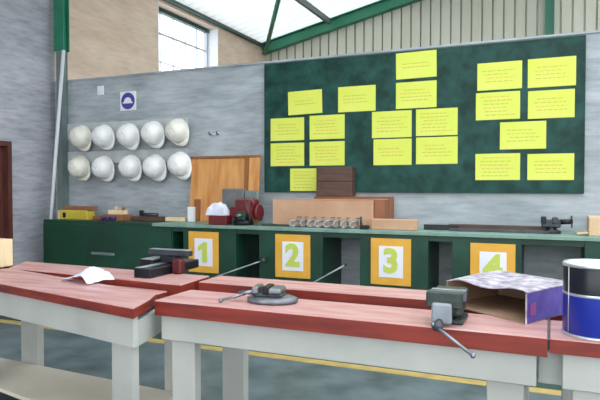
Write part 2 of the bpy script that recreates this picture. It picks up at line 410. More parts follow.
# ------------------------------------------------------------------ green notice board and its sheets
bd = thing('notice_board', 'large dark green notice board on the grey wall covered in yellow sheets', 'board', (-1.31, YP, 2.06))
P('panel', bd, lambda b: b.box((-2.90, YP - .024, 1.362), (.27, YP - .002, 2.757), M['board']))
def f(b):
    b.box((-2.915, YP - .03, 1.352), (.282, YP - .002, 1.3615), M['board']); b.box((-2.915, YP - .03, 2.7575), (.282, YP - .002, 2.768), M['greenD'])
    b.box((-2.915, YP - .03, 1.3615), (-2.90, YP - .002, 2.7575), M['board']); b.box((.27, YP - .03, 1.3615), (.282, YP - .002, 2.7575), M['board'])
P('frame', bd, f)
sheets = [(-2.429, 2.319, .396, .252, 2, 'yellow sheet at upper left of the board, alone above the left block of four'),
 (-1.848, 2.323, .406, .263, 0, 'yellow sheet hanging alone between the left block of four and the top stack'),
 (-2.639, 2.038, .401, .245, 0, 'yellow sheet, upper left of the left block of four on the board'),
 (-2.176, 2.044, .396, .254, 0, 'yellow sheet, upper right of the left block of four on the board'),
 (-2.639, 1.763, .402, .251, 0, 'yellow sheet, lower left of the left block of four on the board'),
 (-2.176, 1.764, .396, .254, 0, 'yellow sheet, lower right of the left block of four on the board'),
 (-2.439, 1.487, .329, .243, 0, 'narrow yellow sheet at the board bottom beside the dark wooden blocks'),
 (-1.232, 2.622, .404, .261, 1, 'topmost yellow sheet of the board, under its upper edge'),
 (-1.231, 2.326, .405, .262, 0, 'yellow sheet directly below the topmost sheet of the board'),
 (-1.478, 2.044, .409, .268, 0, 'yellow sheet, upper left of the middle block of four on the board'),
 (-1.028, 2.048, .404, .264, 0, 'yellow sheet, upper right of the middle block of four on the board'),
 (-1.469, 1.764, .393, .263, 0, 'yellow sheet, lower left of the middle block of four on the board'),
 (-1.026, 1.769, .404, .265, 0, 'yellow sheet, lower right of the middle block of four on the board'),
 (-.446, 2.456, .399, .257, 0, 'yellow sheet, upper left of the right block of four on the board'),
 (.004, 2.456, .403, .262, 0, 'yellow sheet, upper right of the right block of four on the board'),
 (-.459, 2.176, .395, .258, 0, 'yellow sheet, lower left of the right block of four on the board'),
 (.002, 2.167, .391, .254, 0, 'yellow sheet, lower right of the right block of four on the board'),
 (-.236, 1.891, .401, .254, 0, 'single centred yellow sheet under the right block of four'),
 (-.457, 1.602, .401, .250, 0, 'left sheet of the lowest yellow pair at the right of the board'),
 (.003, 1.596, .392, .241, 0, 'right sheet of the lowest yellow pair near the board corner')]
for i, (x, z, w, h_, tilt, lab) in enumerate(sheets):
    mb = MB(); mb.box((-w / 2, -.002, -h_ / 2), (w / 2, 0, h_ / 2), M['sheet'])
    nl = random.choice((3, 4, 5, 6)) if i not in (0, 7) else 2
    for k in range(nl):
        zz = (nl - 1) / 2 * .034 - k * .034; xx = -w * random.uniform(.28, .40); end = w * random.uniform(.2, .40)
        while xx < end:
            l = random.uniform(.02, .05); x2 = min(xx + l, end)
            mb.box((xx, -.0026, zz - .0045), (x2, -.002, zz + .0045), M['ink'] if (k + i) % 3 else M['ink2']); xx = x2 + .010
    o = mb.build('yellow_sheet', None, (x, YP - .0245, z), (0, math.radians(-tilt * .6), 0))
    tag(o, lab, 'sheet', 'yellow sheets on the green board')

# ------------------------------------------------------------------ hard hats on white rails
for z0, z1, lab in ((2.02, 2.225, 'long pale board behind the top row of hard hats'), (1.70, 1.862, 'long pale board behind the lower row of hard hats')):
    one('hat_rail', lab, 'rail', lambda b: b.box((-5.80, YP - .022, z0), (-3.94, YP - .002, z1), M['rail'], .003), (0, 0, 0), 0, 'boards behind the hard hats')

def make_helmet(label, mt):
    t = thing('hard_hat', label, 'hard hat', (0, 0, 0), 0, 'hard hats on the wall')
    # local: dome axis along -Y (away from the wall), peak pointing down
    mb = MB(); prof = []
    for k in range(13):
        a = k / 12 * PI / 2; prof.append((.138 * math.cos(a) ** .75 if k < 12 else 0, .148 * math.sin(a)))
    mt4 = Matrix.Rotation(PI / 2, 4, 'X')
    vs = mb.lathe(prof, mt, 32, mt4 @ Matrix.Diagonal((1.0, 1.02, 1, 1)))
    o = mb.build('shell', t)
    # rim flange and peak
    mb = MB(); n = 40; ra = []; rb = []; rc = []; rd = []
    for k in range(n):
        a = 2 * PI * k / n; ca, sa = math.cos(a), math.sin(a)
        pk = max(0, -sa) ** 3 * .045
        ra.append(mb.bm.verts.new((.134 * ca, 0, .138 * sa))); rb.append(mb.bm.verts.new(((.148 + pk * .3) * ca, .004 - pk * .25, (.153 + pk) * sa)))
        rc.append(mb.bm.verts.new(((.148 + pk * .3) * ca, .010 - pk * .25, (.153 + pk) * sa))); rd.append(mb.bm.verts.new((.134 * ca, .008, .138 * sa)))
    k_ = mb.mi(mt)
    for i in range(n):
        j = (i + 1) % n
        for p, q in ((ra, rb), (rb, rc), (rc, rd), (rd, ra)):
            f = mb.bm.faces.new((p[i], p[j], q[j], q[i])); f.material_index = k_; f.smooth = True
    mb.build('brim', t)
    # crest ridges over the crown
    for sx in (-.035, 0, .035):
        mb = MB(); pts = []
        for k in range(9):
            a = PI * (.12 + .76 * k / 8); R_ = math.sqrt(max(0, 1 - (sx / .138) ** 2))
            pts.append((sx, -.148 * R_ * math.sin(a) - .002, .140 * R_ * math.cos(a)))
        mb.tube(pts, .006, mt, 6); mb.build('ridge', t)
    mb = MB(); mb.cyl((0, .006, .10), (0, .0840, .10), .007, M['steelD'], 8); mb.build('hanger', t)
    return t
hh0 = make_helmet('white hard hat', M['helmet']); hc0 = make_helmet('cream hard hat', M['helmetC'])
tops = [(-5.493, 2.04, 0, 1), (-5.135, 2.035, -30, 0), (-4.746, 2.035, -6, 0), (-4.379, 2.045, -8, 0), (-4.034, 2.062, -8, 1)]
bots = [(-5.523, 1.655, -22, 1), (-5.14, 1.645, -20, 0), (-4.719, 1.648, -14, 0), (-4.36, 1.645, -25, 0), (-4.002, 1.67, -10, 0)]
ordn = ['first', 'second', 'third', 'fourth', 'fifth']
used = {0: False, 1: False}
for row, lst in (('top', tops), ('lower', bots)):
    for i, (x, z, r, kind) in enumerate(lst):
        src = hc0 if kind else hh0
        if not used[kind]: t = src; used[kind] = True
        else: t = copy_tree(src)
        t.location = (x + .02, YP - .105, z); t.rotation_euler = (0, math.radians(r * .5 - 30), 0)
        lab = '%s hard hat, %s from the pipe in the %s row on the wall' % ('cream' if kind else 'white', ordn[i], row)
        if i == 4: lab = '%s hard hat at the %s row end, %s' % ('cream' if kind else 'white', row, 'above the plywood panel' if row == 'top' else 'next to the plywood panel')
        t['label'] = lab

# helmet sign, small white plate, small hook
t = thing('safety_sign', 'small white square sign with a blue disc and white helmet symbol', 'sign', (-4.817, YP - .002, 2.472))
mb = MB(); mb.box((-.122, -.008, -.118), (.122, 0, .118), M['white'], .002); mb.build('plate', t)
mb = MB(); mb.cyl((0, -.0085, 0), (0, -.011, 0), .104, M['blue'], 32); mb.build('disc', t)
mb = MB(); pts = [(.058 * math.cos(a), 0, .058 * math.sin(a) - .012) for a in [PI * k / 12 for k in range(13)]] + [(-.078, 0, -.014), (-.078, 0, -.03), (.078, 0, -.03), (.078, 0, -.014)]
mb.prism([Vector(p) + Vector((0, -.0112, 0)) for p in pts], (0, -.0015, 0), M['white']); mb.build('helmet_symbol', t)
t = thing('wall_switch', 'small blank white plate high on the grey wall', 'switch', (-5.25, YP - .002, 2.63))
mb = MB(); mb.box((-.052, -.012, -.058), (.052, 0, .058), M['white'], .004); mb.build('plate', t)
mb = MB(); mb.box((-.02, -.018, -.03), (.02, -.012, .03), M['white'], .003); mb.build('rocker', t)
t = thing('wall_bracket', 'small pale metal bracket on the wall above the plywood panel', 'bracket', (-3.565, YP - .002, 2.015))
mb = MB(); mb.box((-.075, -.008, -.014), (.075, 0, .014), M['rail'], .003); mb.build('plate', t)
for sx in (-.05, .05):
    mb = MB(); mb.tube([(sx, -.006, 0), (sx, -.05, 0), (sx, -.06, .03)], .007, M['steelD'], 8); mb.build('hook', t)

# ------------------------------------------------------------------ things on the counter
Zc = ZT
t = thing('plywood_panel', 'orange plywood panel with darker edge strips leaning on the wall', 'panel', (-3.40, 5.66, Zc), 0)
L_ = .752; ang = math.radians(5)
def leanbox(b, x0, x1, y0, y1, z0, z1, mt, bev=.002):
    fs = b.box((x0, y0, z0), (x1, y1, z1), mt, bev)
mb = MB(); leanbox(mb, -.43, .28, -.012, .006, 0, L_ - .03, M['ply']); o = mb.build('sheet', t, None, (-ang, 0, 0))
mb = MB(); leanbox(mb, .28, .33, -.03, .006, 0, L_, M['plyD']); mb.build('stile', t, None, (-ang, 0, 0))
mb = MB(); leanbox(mb, .33, .46, -.018, .006, 0, L_ - .01, M['ply']); mb.build('side_strip', t, None, (-ang, 0, 0))
mb = MB(); leanbox(mb, -.44, .46, -.02, .008, L_ - .028, L_, M['plyD']); mb.build('top_rail', t, None, (-ang, 0, 0))
for xx in (-.36,):
    mb = MB(); leanbox(mb, xx, xx + .08, -.032, -.013, .01, L_ * .34, M['plyD']); mb.build('batten', t, None, (-ang, 0, 0))
one('white_block', 'small white block standing at the foot of the plywood panel', 'block', lambda b: b.box((-.04, -.025, 0), (.04, .025, .17), M['white'], .004), (-3.765, 5.60, Zc))

# red bench machine with cloths
t = thing('bench_vice', 'dark red bench vice on the counter in front of the plywood panel', 'vice', (-2.98, 5.405, Zc))
def PL(name, fn, parent=None):
    mb = MB(); fn(mb); return mb.build(name, parent or t)
PL('base', lambda b: (b.lathe([(0, 0), (.11, 0), (.11, .03), (.1, .05), (.085, .09), (0, .09)], M['black'], 24)))
PL('body', lambda b: (b.box((-.12, -.10, .08), (.15, .09, .19), M['red'], .02, seg=2), b.box((-.02, -.07, .17), (.15, .09, .27), M['red'], .02, seg=2)))
PL('fixed_jaw', lambda b: (b.box((.0, -.085, .225), (.16, -.045, .285), M['redbright'], .006), b.box((.0, -.10, .24), (.16, -.085, .28), M['steel'], .002)))
PL('moving_jaw', lambda b: (b.box((-.01, -.17, .12), (.16, -.125, .27), M['red'], .01), b.box((.03, -.20, .06), (.12, -.17, .15), M['counter'], .01)))
PL('screw', lambda b: b.cyl((.075, -.26, .11), (.075, -.12, .11), .016, M['steel']))
hd = PL('handle', lambda b: b.cyl((.21, -.24, .06), (.155, -.24, .26), .009, M['steelD']))
PL('side_plate', lambda b: b.cyl((.155, .0, .13), (.20, .0, .13), .085, M['red'], 20))
def cloth(b, w, d, z0, amp, mt, nx=12, ny=8, drop=.12, th=.006):
    gr = {}
    for i in range(nx + 1):
        for j in range(ny + 1):
            u, v = i / nx - .5, j / ny - .5; e = max(0, abs(u) * 2 - .6) * .5 + max(0, abs(v) * 2 - .5) * .5
            z = z0 - e * drop + amp * math.sin(u * 17 + v * 5) * math.cos(v * 13 - u * 4)
            gr[i, j] = (b.bm.verts.new((u * w, v * d, z)), b.bm.verts.new((u * w, v * d, z - th)))
    k = b.mi(mt)
    def q(*v):
        f = b.bm.faces.new(v); f.material_index = k; f.smooth = True
    for i in range(nx):
        for j in range(ny):
            q(gr[i, j][0], gr[i + 1, j][0], gr[i + 1, j + 1][0], gr[i, j + 1][0]); q(gr[i, j][1], gr[i, j + 1][1], gr[i + 1, j + 1][1], gr[i + 1, j][1])
    for i in range(nx):
        q(gr[i, 0][0], gr[i, 0][1], gr[i + 1, 0][1], gr[i + 1, 0][0]); q(gr[i, ny][0], gr[i + 1, ny][0], gr[i + 1, ny][1], gr[i, ny][1])
    for j in range(ny):
        q(gr[0, j][0], gr[0, j + 1][0], gr[0, j + 1][1], gr[0, j][1]); q(gr[nx, j][0], gr[nx, j][1], gr[nx, j + 1][1], gr[nx, j + 1][0])
def ragf(b):
    random.seed(5); q = bmesh.ops.create_grid(b.bm, x_segments=12, y_segments=10, size=.5); k = b.mi(M['rag'])
    r = bmesh.ops.extrude_face_region(b.bm, geom=b.bm.faces[:]); tv = {v for v in r['geom'] if isinstance(v, bmesh.types.BMVert)}
    for v in b.bm.verts:
        u, w_ = v.co.x, v.co.y; e = max(abs(u), abs(w_)) * 2
        top = .115 * (1 - e ** 3) + .018 * math.sin(u * 13 + w_ * 7) * math.cos(w_ * 11 - u * 3)
        v.co = Vector((u * .25 + random.uniform(-.005, .005), w_ * .13, max(.004, top + .012) if v in tv else 0.0))
    for f in b.bm.faces: f.material_index = k; f.smooth = False
one('white_rag', 'crumpled white rag lying beside the red bench vice', 'rag', ragf, (-3.225, 5.30, Zc + .101))
one('wooden_block', 'dark red block under the white rag beside the red bench vice', 'block', lambda b: b.box((-.12, -.065, 0), (.095, .065, .1), M['red'], .008), (-3.19, 5.30, Zc))
t2 = thing('toolbox', 'upright grey box behind the red bench vice against the plywood panel', 'box', (-3.17, 5.565, Zc))
mb = MB(); mb.box((-.15, -.035, 0), (.12, .025, .38), M['raggrey'], .01); mb.build('body', t2)
mb = MB(); mb.box((.122, -.035, .18), (.30, .025, .36), M['primer'], .02); mb.build('side_case', t2)

# long carton, darker carton behind it, dark blocks on top
def carton(name, lab, loc, size, mt, flap, rz=0, cat='box'):
    t = thing(name, lab, cat, loc, rz); w, d, h_ = size
    mb = MB(); mb.box((-w / 2, -d / 2, 0), (w / 2, d / 2, h_), mt, .004); mb.build('body', t)
    mb = MB(); mb.box((-w / 2 - .002, -d / 2 - .002, h_), (w / 2 + .002, -.002, h_ + .005), flap, .001); mb.box((-w / 2 - .002, .002, h_), (w / 2 + .002, d / 2 + .002, h_ + .005), flap, .001); mb.build('flap', t)
    return t
carton('cardboard_box', 'long tan cardboard box on the counter under the board', (-2.10, 5.49, Zc), (1.07, .18, .27), M['card'], M['card'])
carton('cardboard_box', 'darker brown box half hidden behind the long tan box', (-1.85, 5.69, Zc), (.80, .19, .295), M['cardD'], M['cardD'])
carton('cardboard_box', 'small brown box end standing right of the long tan box', (-1.51, 5.515, Zc), (.10, .15, .275), M['cardD'], M['card'])
for k in range(2):
    one('wooden_block', 'dark brown wooden block, %s of the two stacked before the board' % ('upper' if k else 'lower'), 'block',
        lambda b: b.box((-.195, -.06, 0), (.195, .06, .155 if k == 0 else .152), M['woodD'], .005), (-2.045, 5.69, Zc + .3005 + k * .1555), 0, 'dark blocks on the brown box')
one('wood_offcut', 'low pale wooden offcut lying on the counter before sign 3', 'offcut', lambda b: (b.box((-.20, -.05, 0), (.23, .05, .10), M['card'], .006)), (-1.35, 5.34, Zc))

# clamps in front of the long carton
def make_clamp(lab):
    t = thing('clamp', lab, 'clamp', (0, 0, 0), 0, 'steel clamps on the counter')
    mb = MB(); pts = [(.07, 0, .015), (-.05, 0, .015), (-.075, 0, .045), (-.05, 0, .08), (.06, 0, .085)]
    for p, q in zip(pts, pts[1:]):
        mb.cyl(p, q, .014, M['vicejaw'], 8)
    for p in pts: mb.ball(p, .0145, M['vicejaw'], n=8)
    mb.build('frame', t)
    mb = MB(); mb.cyl((.065, 0, .02), (.065, 0, .13), .008, M['steel'], 8); mb.cyl((.035, 0, .125), (.095, 0, .125), .005, M['steelD'], 6); mb.build('screw', t)
    return t
c0 = make_clamp('x'); spots = [(-2.34 + .088 * k, 5.30 + .012 * ((k * 5) % 3 - 1), 1.15 + .3 * ((k * 7) % 4 - 1.5) / 2) for k in range(8)]
for i, (x, y, r) in enumerate(spots):
    t = c0 if i == 0 else copy_tree(c0)
    t.location = (x, y, Zc); t.rotation_euler = (0, 0, r); t.scale = (.8, .8, .8)
    t['label'] = 'small grey steel clamp, %s from the plywood side in the row before the tan box' % (['first', 'second', 'third', 'fourth', 'fifth', 'sixth', 'seventh', 'eighth'][i])
one('steel_bar', 'thin dark steel bar lying before the left part of the tan box', 'bar', lambda b: b.box((-.20, -.012, 0), (.10, .012, .022), M['steelD'], .003), (-2.52, 5.33, Zc), .02)
t = thing('hand_tool', 'small dark upright hand tool between tan box and pale offcut', 'tool', (-1.61, 5.28, Zc))
mb = MB(); mb.box((-.045, -.02, 0), (.045, .02, .04), M['black'], .006); mb.build('body', t)
mb = MB(); mb.cyl((-.03, 0, .03), (-.035, 0, .12), .011, M['steelD'], 8); mb.build('grip', t)

# long bars lying on the right part of the counter
one('steel_bar', 'short dark steel bar nearest the pale offcut on the counter', 'bar', lambda b: (b.box((-.16, -.015, 0), (.16, .015, .05), M['black'], .004)), (-.93, 5.50, Zc), .05, 'bars on the counter')
one('steel_bar', 'long dark brown flat bar lying by the wall above sign 4', 'bar', lambda b: b.box((-.46, -.03, 0), (.44, .03, .05), M['woodD'], .004), (-.42, 5.62, Zc), -.02, 'bars on the counter')
one('steel_bar', 'long thin grey bar lying before the dark brown flat bar', 'bar', lambda b: b.box((-.42, -.01, 0), (.42, .01, .025), M['steelD'], .003), (-.42, 5.42, Zc), .01, 'bars on the counter')
t = thing('bench_vice', 'small dark steel vice on the counter beside the pale carton', 'vice', (.02, 5.50, Zc))
PL('base', lambda b: b.lathe([(0, 0), (.075, 0), (.075, .02), (.04, .035), (.04, .06), (0, .06)], M['black'], 16))
PL('body', lambda b: b.box((-.085, -.04, .05), (.07, .04, .12), M['steelD'], .01))
PL('jaw', lambda b: (b.box((-.09, -.05, .085), (-.045, .05, .145), M['black'], .006), b.box((.0, -.05, .085), (.05, .05, .14), M['steelD'], .006)))
PL('screw', lambda b: b.cyl((.06, 0, .1), (.165, 0, .105), .022, M['black']))
PL('handle', lambda b: b.cyl((.155, -.05, .06), (.155, .05, .15), .007, M['steelD']))
t = thing('cardboard_box', 'pale cardboard carton with open flap at the far right of the counter', 'box', (.56, 5.50, Zc))
PL('body', lambda b: b.box((-.26, -.16, 0), (.35, .16, .155), M['cardL'], .004))
PL('flap', lambda b: b.box((-.35, -.155, .01), (-.262, -.05, .025), M['cardL'], .002, rot=(0, -.15, 0)))
one('wooden_block', 'dark block lying in front of the pale carton', 'block', lambda b: b.box((-.1, -.03, 0), (.16, .03, .03), M['woodD'], .003), (.56, 5.26, Zc))

# left end: yellow case with plank on top, tools
t = thing('yellow_case', 'yellow tool case with a square hole on the green cabinet', 'case', (-5.32, 5.45, ZT - .002))
PL('body', lambda b: b.box((-.225, -.07, 0), (.215, .07, .115), M['yellow'], .008))
PL('end_cap', lambda b: b.box((-.245, -.075, .0), (-.226, .075, .112), M['cream'], .004))
PL('dark_square', lambda b: b.box((-.165, -.078, .025), (-.115, -.071, .085), M['black'], .004))  # flat black plate stands for the dark square hole
one('wood_plank', 'brown plank resting on top of the yellow tool case', 'plank', lambda b: b.box((-.20, -.06, 0), (.22, .08, .045), M['cardD'], .004), (-5.30, 5.45, ZT + .114))
t = thing('tool_tray', 'pale wooden tool tray with blue handles in its side on the cabinet', 'tray', (-4.72, 5.48, ZT - .002))
PL('tray', lambda b: b.box((-.17, -.09, .0), (.15, .09, .07), M['cardD'], .006))
for k in range(3):
    PL('blue_handle', lambda b: b.cyl((-.12 + k * .075, -.14, .03), (-.12 + k * .075, -.091, .03), .022, M['bead'], 10))
one('hand_plane', 'cream wooden hand plane lying on the tool tray', 'plane', lambda b: (b.box((-.12, -.03, 0), (.12, .03, .05), M['cream'], .006), b.box((-.03, -.02, .05), (.0, .02, .1), M['cardL'], .004, rot=(0, .4, 0)), b.ball((.08, 0, .065), .022, M['plyD'])), (-4.74, 5.50, ZT + .069), .1)
one('wood_plank', 'thin brown plank lying left of the tool tray', 'plank', lambda b: b.box((-.09, -.04, 0), (.09, .04, .05), M['cardD'], .004), (-5.0, 5.50, ZT - .002), .0)
t = thing('hand_tool', 'dark hand tool lying on the purple brown board', 'tool', (-4.36, 5.55, ZT + .052))
PL('head', lambda b: b.box((-.09, -.02, 0), (-.045, .02, .07), M['black'], .006))
PL('handle', lambda b: b.cyl((-.05, 0, .022), (.16, 0, .022), .02, M['steelD'], 8))
one('wood_plank', 'purple brown board lying between tool tray and pale board', 'plank', lambda b: b.box((-.20, -.05, 0), (.22, .05, .054), M['woodD'], .004), (-4.34, 5.55, ZT - .002), .0)
one('wood_plank', 'pale long board lying just left of the plywood panel', 'plank', lambda b: b.box((-.12, -.04, 0), (.16, .04, .045), M['cream'], .004), (-3.99, 5.61, ZT), .0)

# ------------------------------------------------------------------ front work tables
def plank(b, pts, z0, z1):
    """pts: 4 corners, plan view; scuffed top with sheen in its colour, red sides"""
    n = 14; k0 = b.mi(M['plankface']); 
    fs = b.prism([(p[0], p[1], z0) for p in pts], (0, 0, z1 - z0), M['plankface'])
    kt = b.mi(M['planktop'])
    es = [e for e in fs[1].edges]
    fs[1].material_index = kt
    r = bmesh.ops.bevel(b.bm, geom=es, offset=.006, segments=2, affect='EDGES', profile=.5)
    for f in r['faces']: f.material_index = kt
def rect(x0, x1, y0, y1): return [(x0, y0), (x1, y0), (x1, y1), (x0, y1)]
def quad_box(b, pts, z0, z1, mt): b.prism([(p[0], p[1], z0) for p in pts], (0, 0, z1 - z0), mt)

ZTOP = .86
# middle table
tb = thing('work_table', 'pale grey work table with thick red planks, between two similar tables', 'table', (-.9, 2.75, 0), 0, 'red plank work tables')
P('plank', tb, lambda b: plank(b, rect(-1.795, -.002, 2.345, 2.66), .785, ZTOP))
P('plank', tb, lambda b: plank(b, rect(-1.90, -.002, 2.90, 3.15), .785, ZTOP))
P('apron', tb, lambda b: b.box((-1.775, 2.37, .66), (-.04, 2.40, .785), M['bench'], .003))
P('apron', tb, lambda b: b.box((-1.80, 3.08, .66), (-.04, 3.11, .785), M['bench'], .003))
for x in (-1.70, -.115): P('bearer', tb, lambda b: b.box((x - .035, 2.40, .70), (x + .035, 3.08, .785), M['benchin'], .003))
for x0, x1, y0, y1 in ((-1.735, -1.60, 2.40, 2.46), (-.225, -.085, 2.40, 2.46), (-1.815, -1.665, 3.02, 3.08), (-.225, -.085, 3.02, 3.08)):
    P('leg', tb, lambda b: b.box((x0, y0, 0), (x1, y1, .70), M['bench'], .004))

# right table
tc_ = thing('work_table', 'red plank work table carrying the blue tin', 'table', (.8, 2.75, 0), 0, 'red plank work tables')
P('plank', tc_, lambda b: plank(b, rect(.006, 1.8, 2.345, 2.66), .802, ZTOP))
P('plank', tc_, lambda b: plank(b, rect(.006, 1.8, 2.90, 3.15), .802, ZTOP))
P('apron', tc_, lambda b: b.box((.05, 2.37, .665), (1.75, 2.40, .802), M['bench'], .003))
P('apron', tc_, lambda b: b.box((.05, 3.08, .665), (1.75, 3.11, .802), M['benchin'], .003))
for x in (.13, 1.65): P('bearer', tc_, lambda b: b.box((x - .035, 2.40, .71), (x + .035, 3.08, .802), M['benchin'], .003))
for x0, x1, y0, y1 in ((.085, .22, 2.40, 2.46), (1.6, 1.74, 2.40, 2.46), (.062, .2, 3.02, 3.08), (1.6, 1.74, 3.02, 3.08)):
    P('leg', tc_, lambda b: b.box((x0, y0, 0), (x1, y1, .71), M['bench'], .004))

P('cleat', tc_, lambda b: b.box((-.035, 2.44, .655), (.062, 2.47, .784), M['benchin'], .003))
# left table, turned a little
ta = thing('work_table', 'red plank work table holding crumpled paper, with a low shelf board beneath', 'table', (-2.9, 2.75, 0), 0, 'red plank work tables')
ca, sa = math.cos(math.radians(-11.8)), math.sin(math.radians(-11.8))
def along(p, u, v): return (p[0] + u * ca - v * sa, p[1] + u * sa + v * ca)
FR = (-1.769, 2.151)          # front right corner of the front plank
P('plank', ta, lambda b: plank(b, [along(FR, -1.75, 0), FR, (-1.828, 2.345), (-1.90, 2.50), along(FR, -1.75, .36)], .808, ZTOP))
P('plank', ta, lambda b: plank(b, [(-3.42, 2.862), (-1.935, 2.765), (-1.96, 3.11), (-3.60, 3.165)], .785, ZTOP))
A0 = along(FR, -.04, .03)
P('apron', ta, lambda b: quad_box(b, [along(A0, -1.66, 0), A0, along(A0, 0, .03), along(A0, -1.66, .03)], .66, .808, M['bench']))
P('well_board', ta, lambda b: plank(b, [(-3.45, 2.76), (-2.05, 2.47), (-2.03, 2.79), (-3.40, 2.92)], .7855, .815))
P('end_apron', ta, lambda b: quad_box(b, [along(A0, -.03, .031), along(A0, 0, .031), (-2.0, 3.02), (-2.03, 3.02)], .66, .7845, M['benchin']))
P('apron', ta, lambda b: quad_box(b, [(-3.50, 3.10), (-2.0, 3.025), (-2.0, 3.055), (-3.5, 3.13)], .66, .785, M['benchin']))
P('bearer', ta, lambda b: quad_box(b, [along(A0, -1.6, .031), along(A0, -1.5, .031), (-3.28, 3.08), (-3.38, 3.085)], .67, .785, M['benchin']))
L0 = along(A0, -.20, .031)
for pts in ([L0, along(L0, .155, 0), along(L0, .155, .04), along(L0, 0, .04)],
            [along(L0, -1.45, 0), along(L0, -1.29, 0), along(L0, -1.29, .06), along(L0, -1.45, .06)],
            [(-3.50, 3.03), (-3.34, 3.025), (-3.34, 3.085), (-3.50, 3.09)],
            [(-2.19, 2.955), (-2.04, 2.95), (-2.04, 3.015), (-2.19, 3.02)]):
    P('leg', ta, lambda b: quad_box(b, pts, 0, .70, M['bench']))
P('shelf_board', ta, lambda b: quad_box(b, [along(L0, -1.5, .07), along(L0, .12, .07), (-2.10, 2.945), (-3.72, 3.03)], .13, .155, M['shelf']))
for q in ((L0, (-2.12, 2.95)), (along(L0, -1.4, 0), (-3.42, 3.02))):
    a, b2 = q
    P('shelf_rail', ta, lambda b: quad_box(b, [along(a, 0, .062), along(a, .04, .062), (b2[0] + .02, b2[1]), (b2[0] - .02, b2[1])], .07, .13, M['benchin']))

# ------------------------------------------------------------------ things on the tables
# front vice with long handle
t = thing('bench_vice', 'green grey bench vice with long handle at the front edge of the middle table', 'vice', (-.385, 2.42, ZTOP + .001), 0)
PL('base', lambda b: (b.box((-.055, -.015, 0), (.07, .14, .022), M['vicegreen'], .006), b.lathe([(0, .0221), (.05, .0221), (.05, .04), (0, .04)], M['vicegreen'], 20, Matrix.Translation((.005, .06, 0)))))
PL('body', lambda b: (b.box((-.045, -.02, .035), (.06, .14, .10), M['vicegreen'], .012, seg=2), b.box((-.062, .045, .09), (.072, .12, .135), M['vicegreen'], .008)))
PL('fixed_jaw', lambda b: b.box((-.068, .022, .09), (.075, .044, .137), M['steel'], .003))
PL('moving_jaw', lambda b: (b.box((-.075, -.055, .072), (.068, -.018, .137), M['vicegreen'], .006), b.box((-.072, -.0175, .095), (.068, -.004, .136), M['steel'], .002)))
PL('front_plate', lambda b: (b.box((-.048, -.085, .014), (.032, -.056, .096), M['vicejaw'], .008, seg=2)))
sc_ = PL('screw', lambda b: (b.cyl((-.015, -.125, .018), (-.015, -.05, .026), .014, M['steelD']), b.ball((-.015, -.13, .016), .021, M['steelD'], (1.1, .8, 1))))
PL('handle', lambda b: (b.cyl((-.03, -.135, .022), (.125, -.165, -.075), .0065, M['steel']), b.ball((.125, -.165, -.075), .011, M['steel']), b.ball((-.03, -.135, .022), .010, M['steel'])))

# machine vice lying on the front plank
t = thing('machine_vice', 'low round based grey machine vice with a handle on the middle table', 'vice', (-1.235, 2.53, ZTOP), math.radians(10))
PL('base', lambda b: b.lathe([(0, 0), (.105, 0), (.115, .008), (.115, .022), (.095, .03), (.06, .034), (0, .034)], M['steel'], 32, Matrix.Diagonal((1.1, .78, 1, 1))))
PL('body', lambda b: (b.box((-.085, -.05, .03), (.06, .05, .05), M['steelD'], .008), b.box((-.01, -.06, .045), (.055, .06, .075), M['steel'], .01)))
PL('fixed_jaw', lambda b: b.box((-.09, -.055, .045), (-.06, .055, .08), M['steel'], .006))
PL('moving_jaw', lambda b: b.box((-.04, -.055, .046), (-.005, .055, .082), M['black'], .006))
PL('screw', lambda b: b.cyl((-.17, -.01, .04), (-.085, 0, .045), .010, M['steel']))
PL('handle', lambda b: (b.cyl((-.24, -.075, .012), (-.135, -.01, .036), .0065, M['steel']), b.ball((-.24, -.075, .012), .011, M['steel']), b.cyl((-.20, .0, .012), (-.14, -.01, .036), .006, M['steel'])))

# black stepped steel vice on the left table's rear plank
t = thing('steel_vice', 'black steel vice of long stepped bars with shiny tops behind the crumpled paper', 'vice', (-2.3, 3.0, ZTOP), 0)
PL('lower_bar', lambda b: (b.box((-.05, -.135, 0), (.075, .40, .058), M['black'], .005)))
PL('sheen_strip', lambda b: b.box((-.046, -.13, .0582), (.0, .16, .0625), M['blackshine'], .002))  # pale strips stand for the sheen along the bar tops
PL('side_bar', lambda b: (b.box((-.155, .05, 0), (-.052, .40, .085), M['black'], .005)))
PL('sheen_strip', lambda b: b.box((-.15, .055, .0852), (-.06, .20, .0895), M['blackshine'], .002))
PL('end_block', lambda b: (b.box((-.05, .12, .063), (.07, .22, .105), M['black'], .006)))
PL('cross_bar', lambda b: (b.box((-.155, .14, .106), (.16, .20, .142), M['steelD'], .005)))
PL('sheen_strip', lambda b: b.box((-.15, .145, .1422), (.155, .195, .1465), M['blackshine'], .002))
PL('red_handle', lambda b: b.box((.078, .07, .0), (.15, .135, .095), M['redD'], .012))

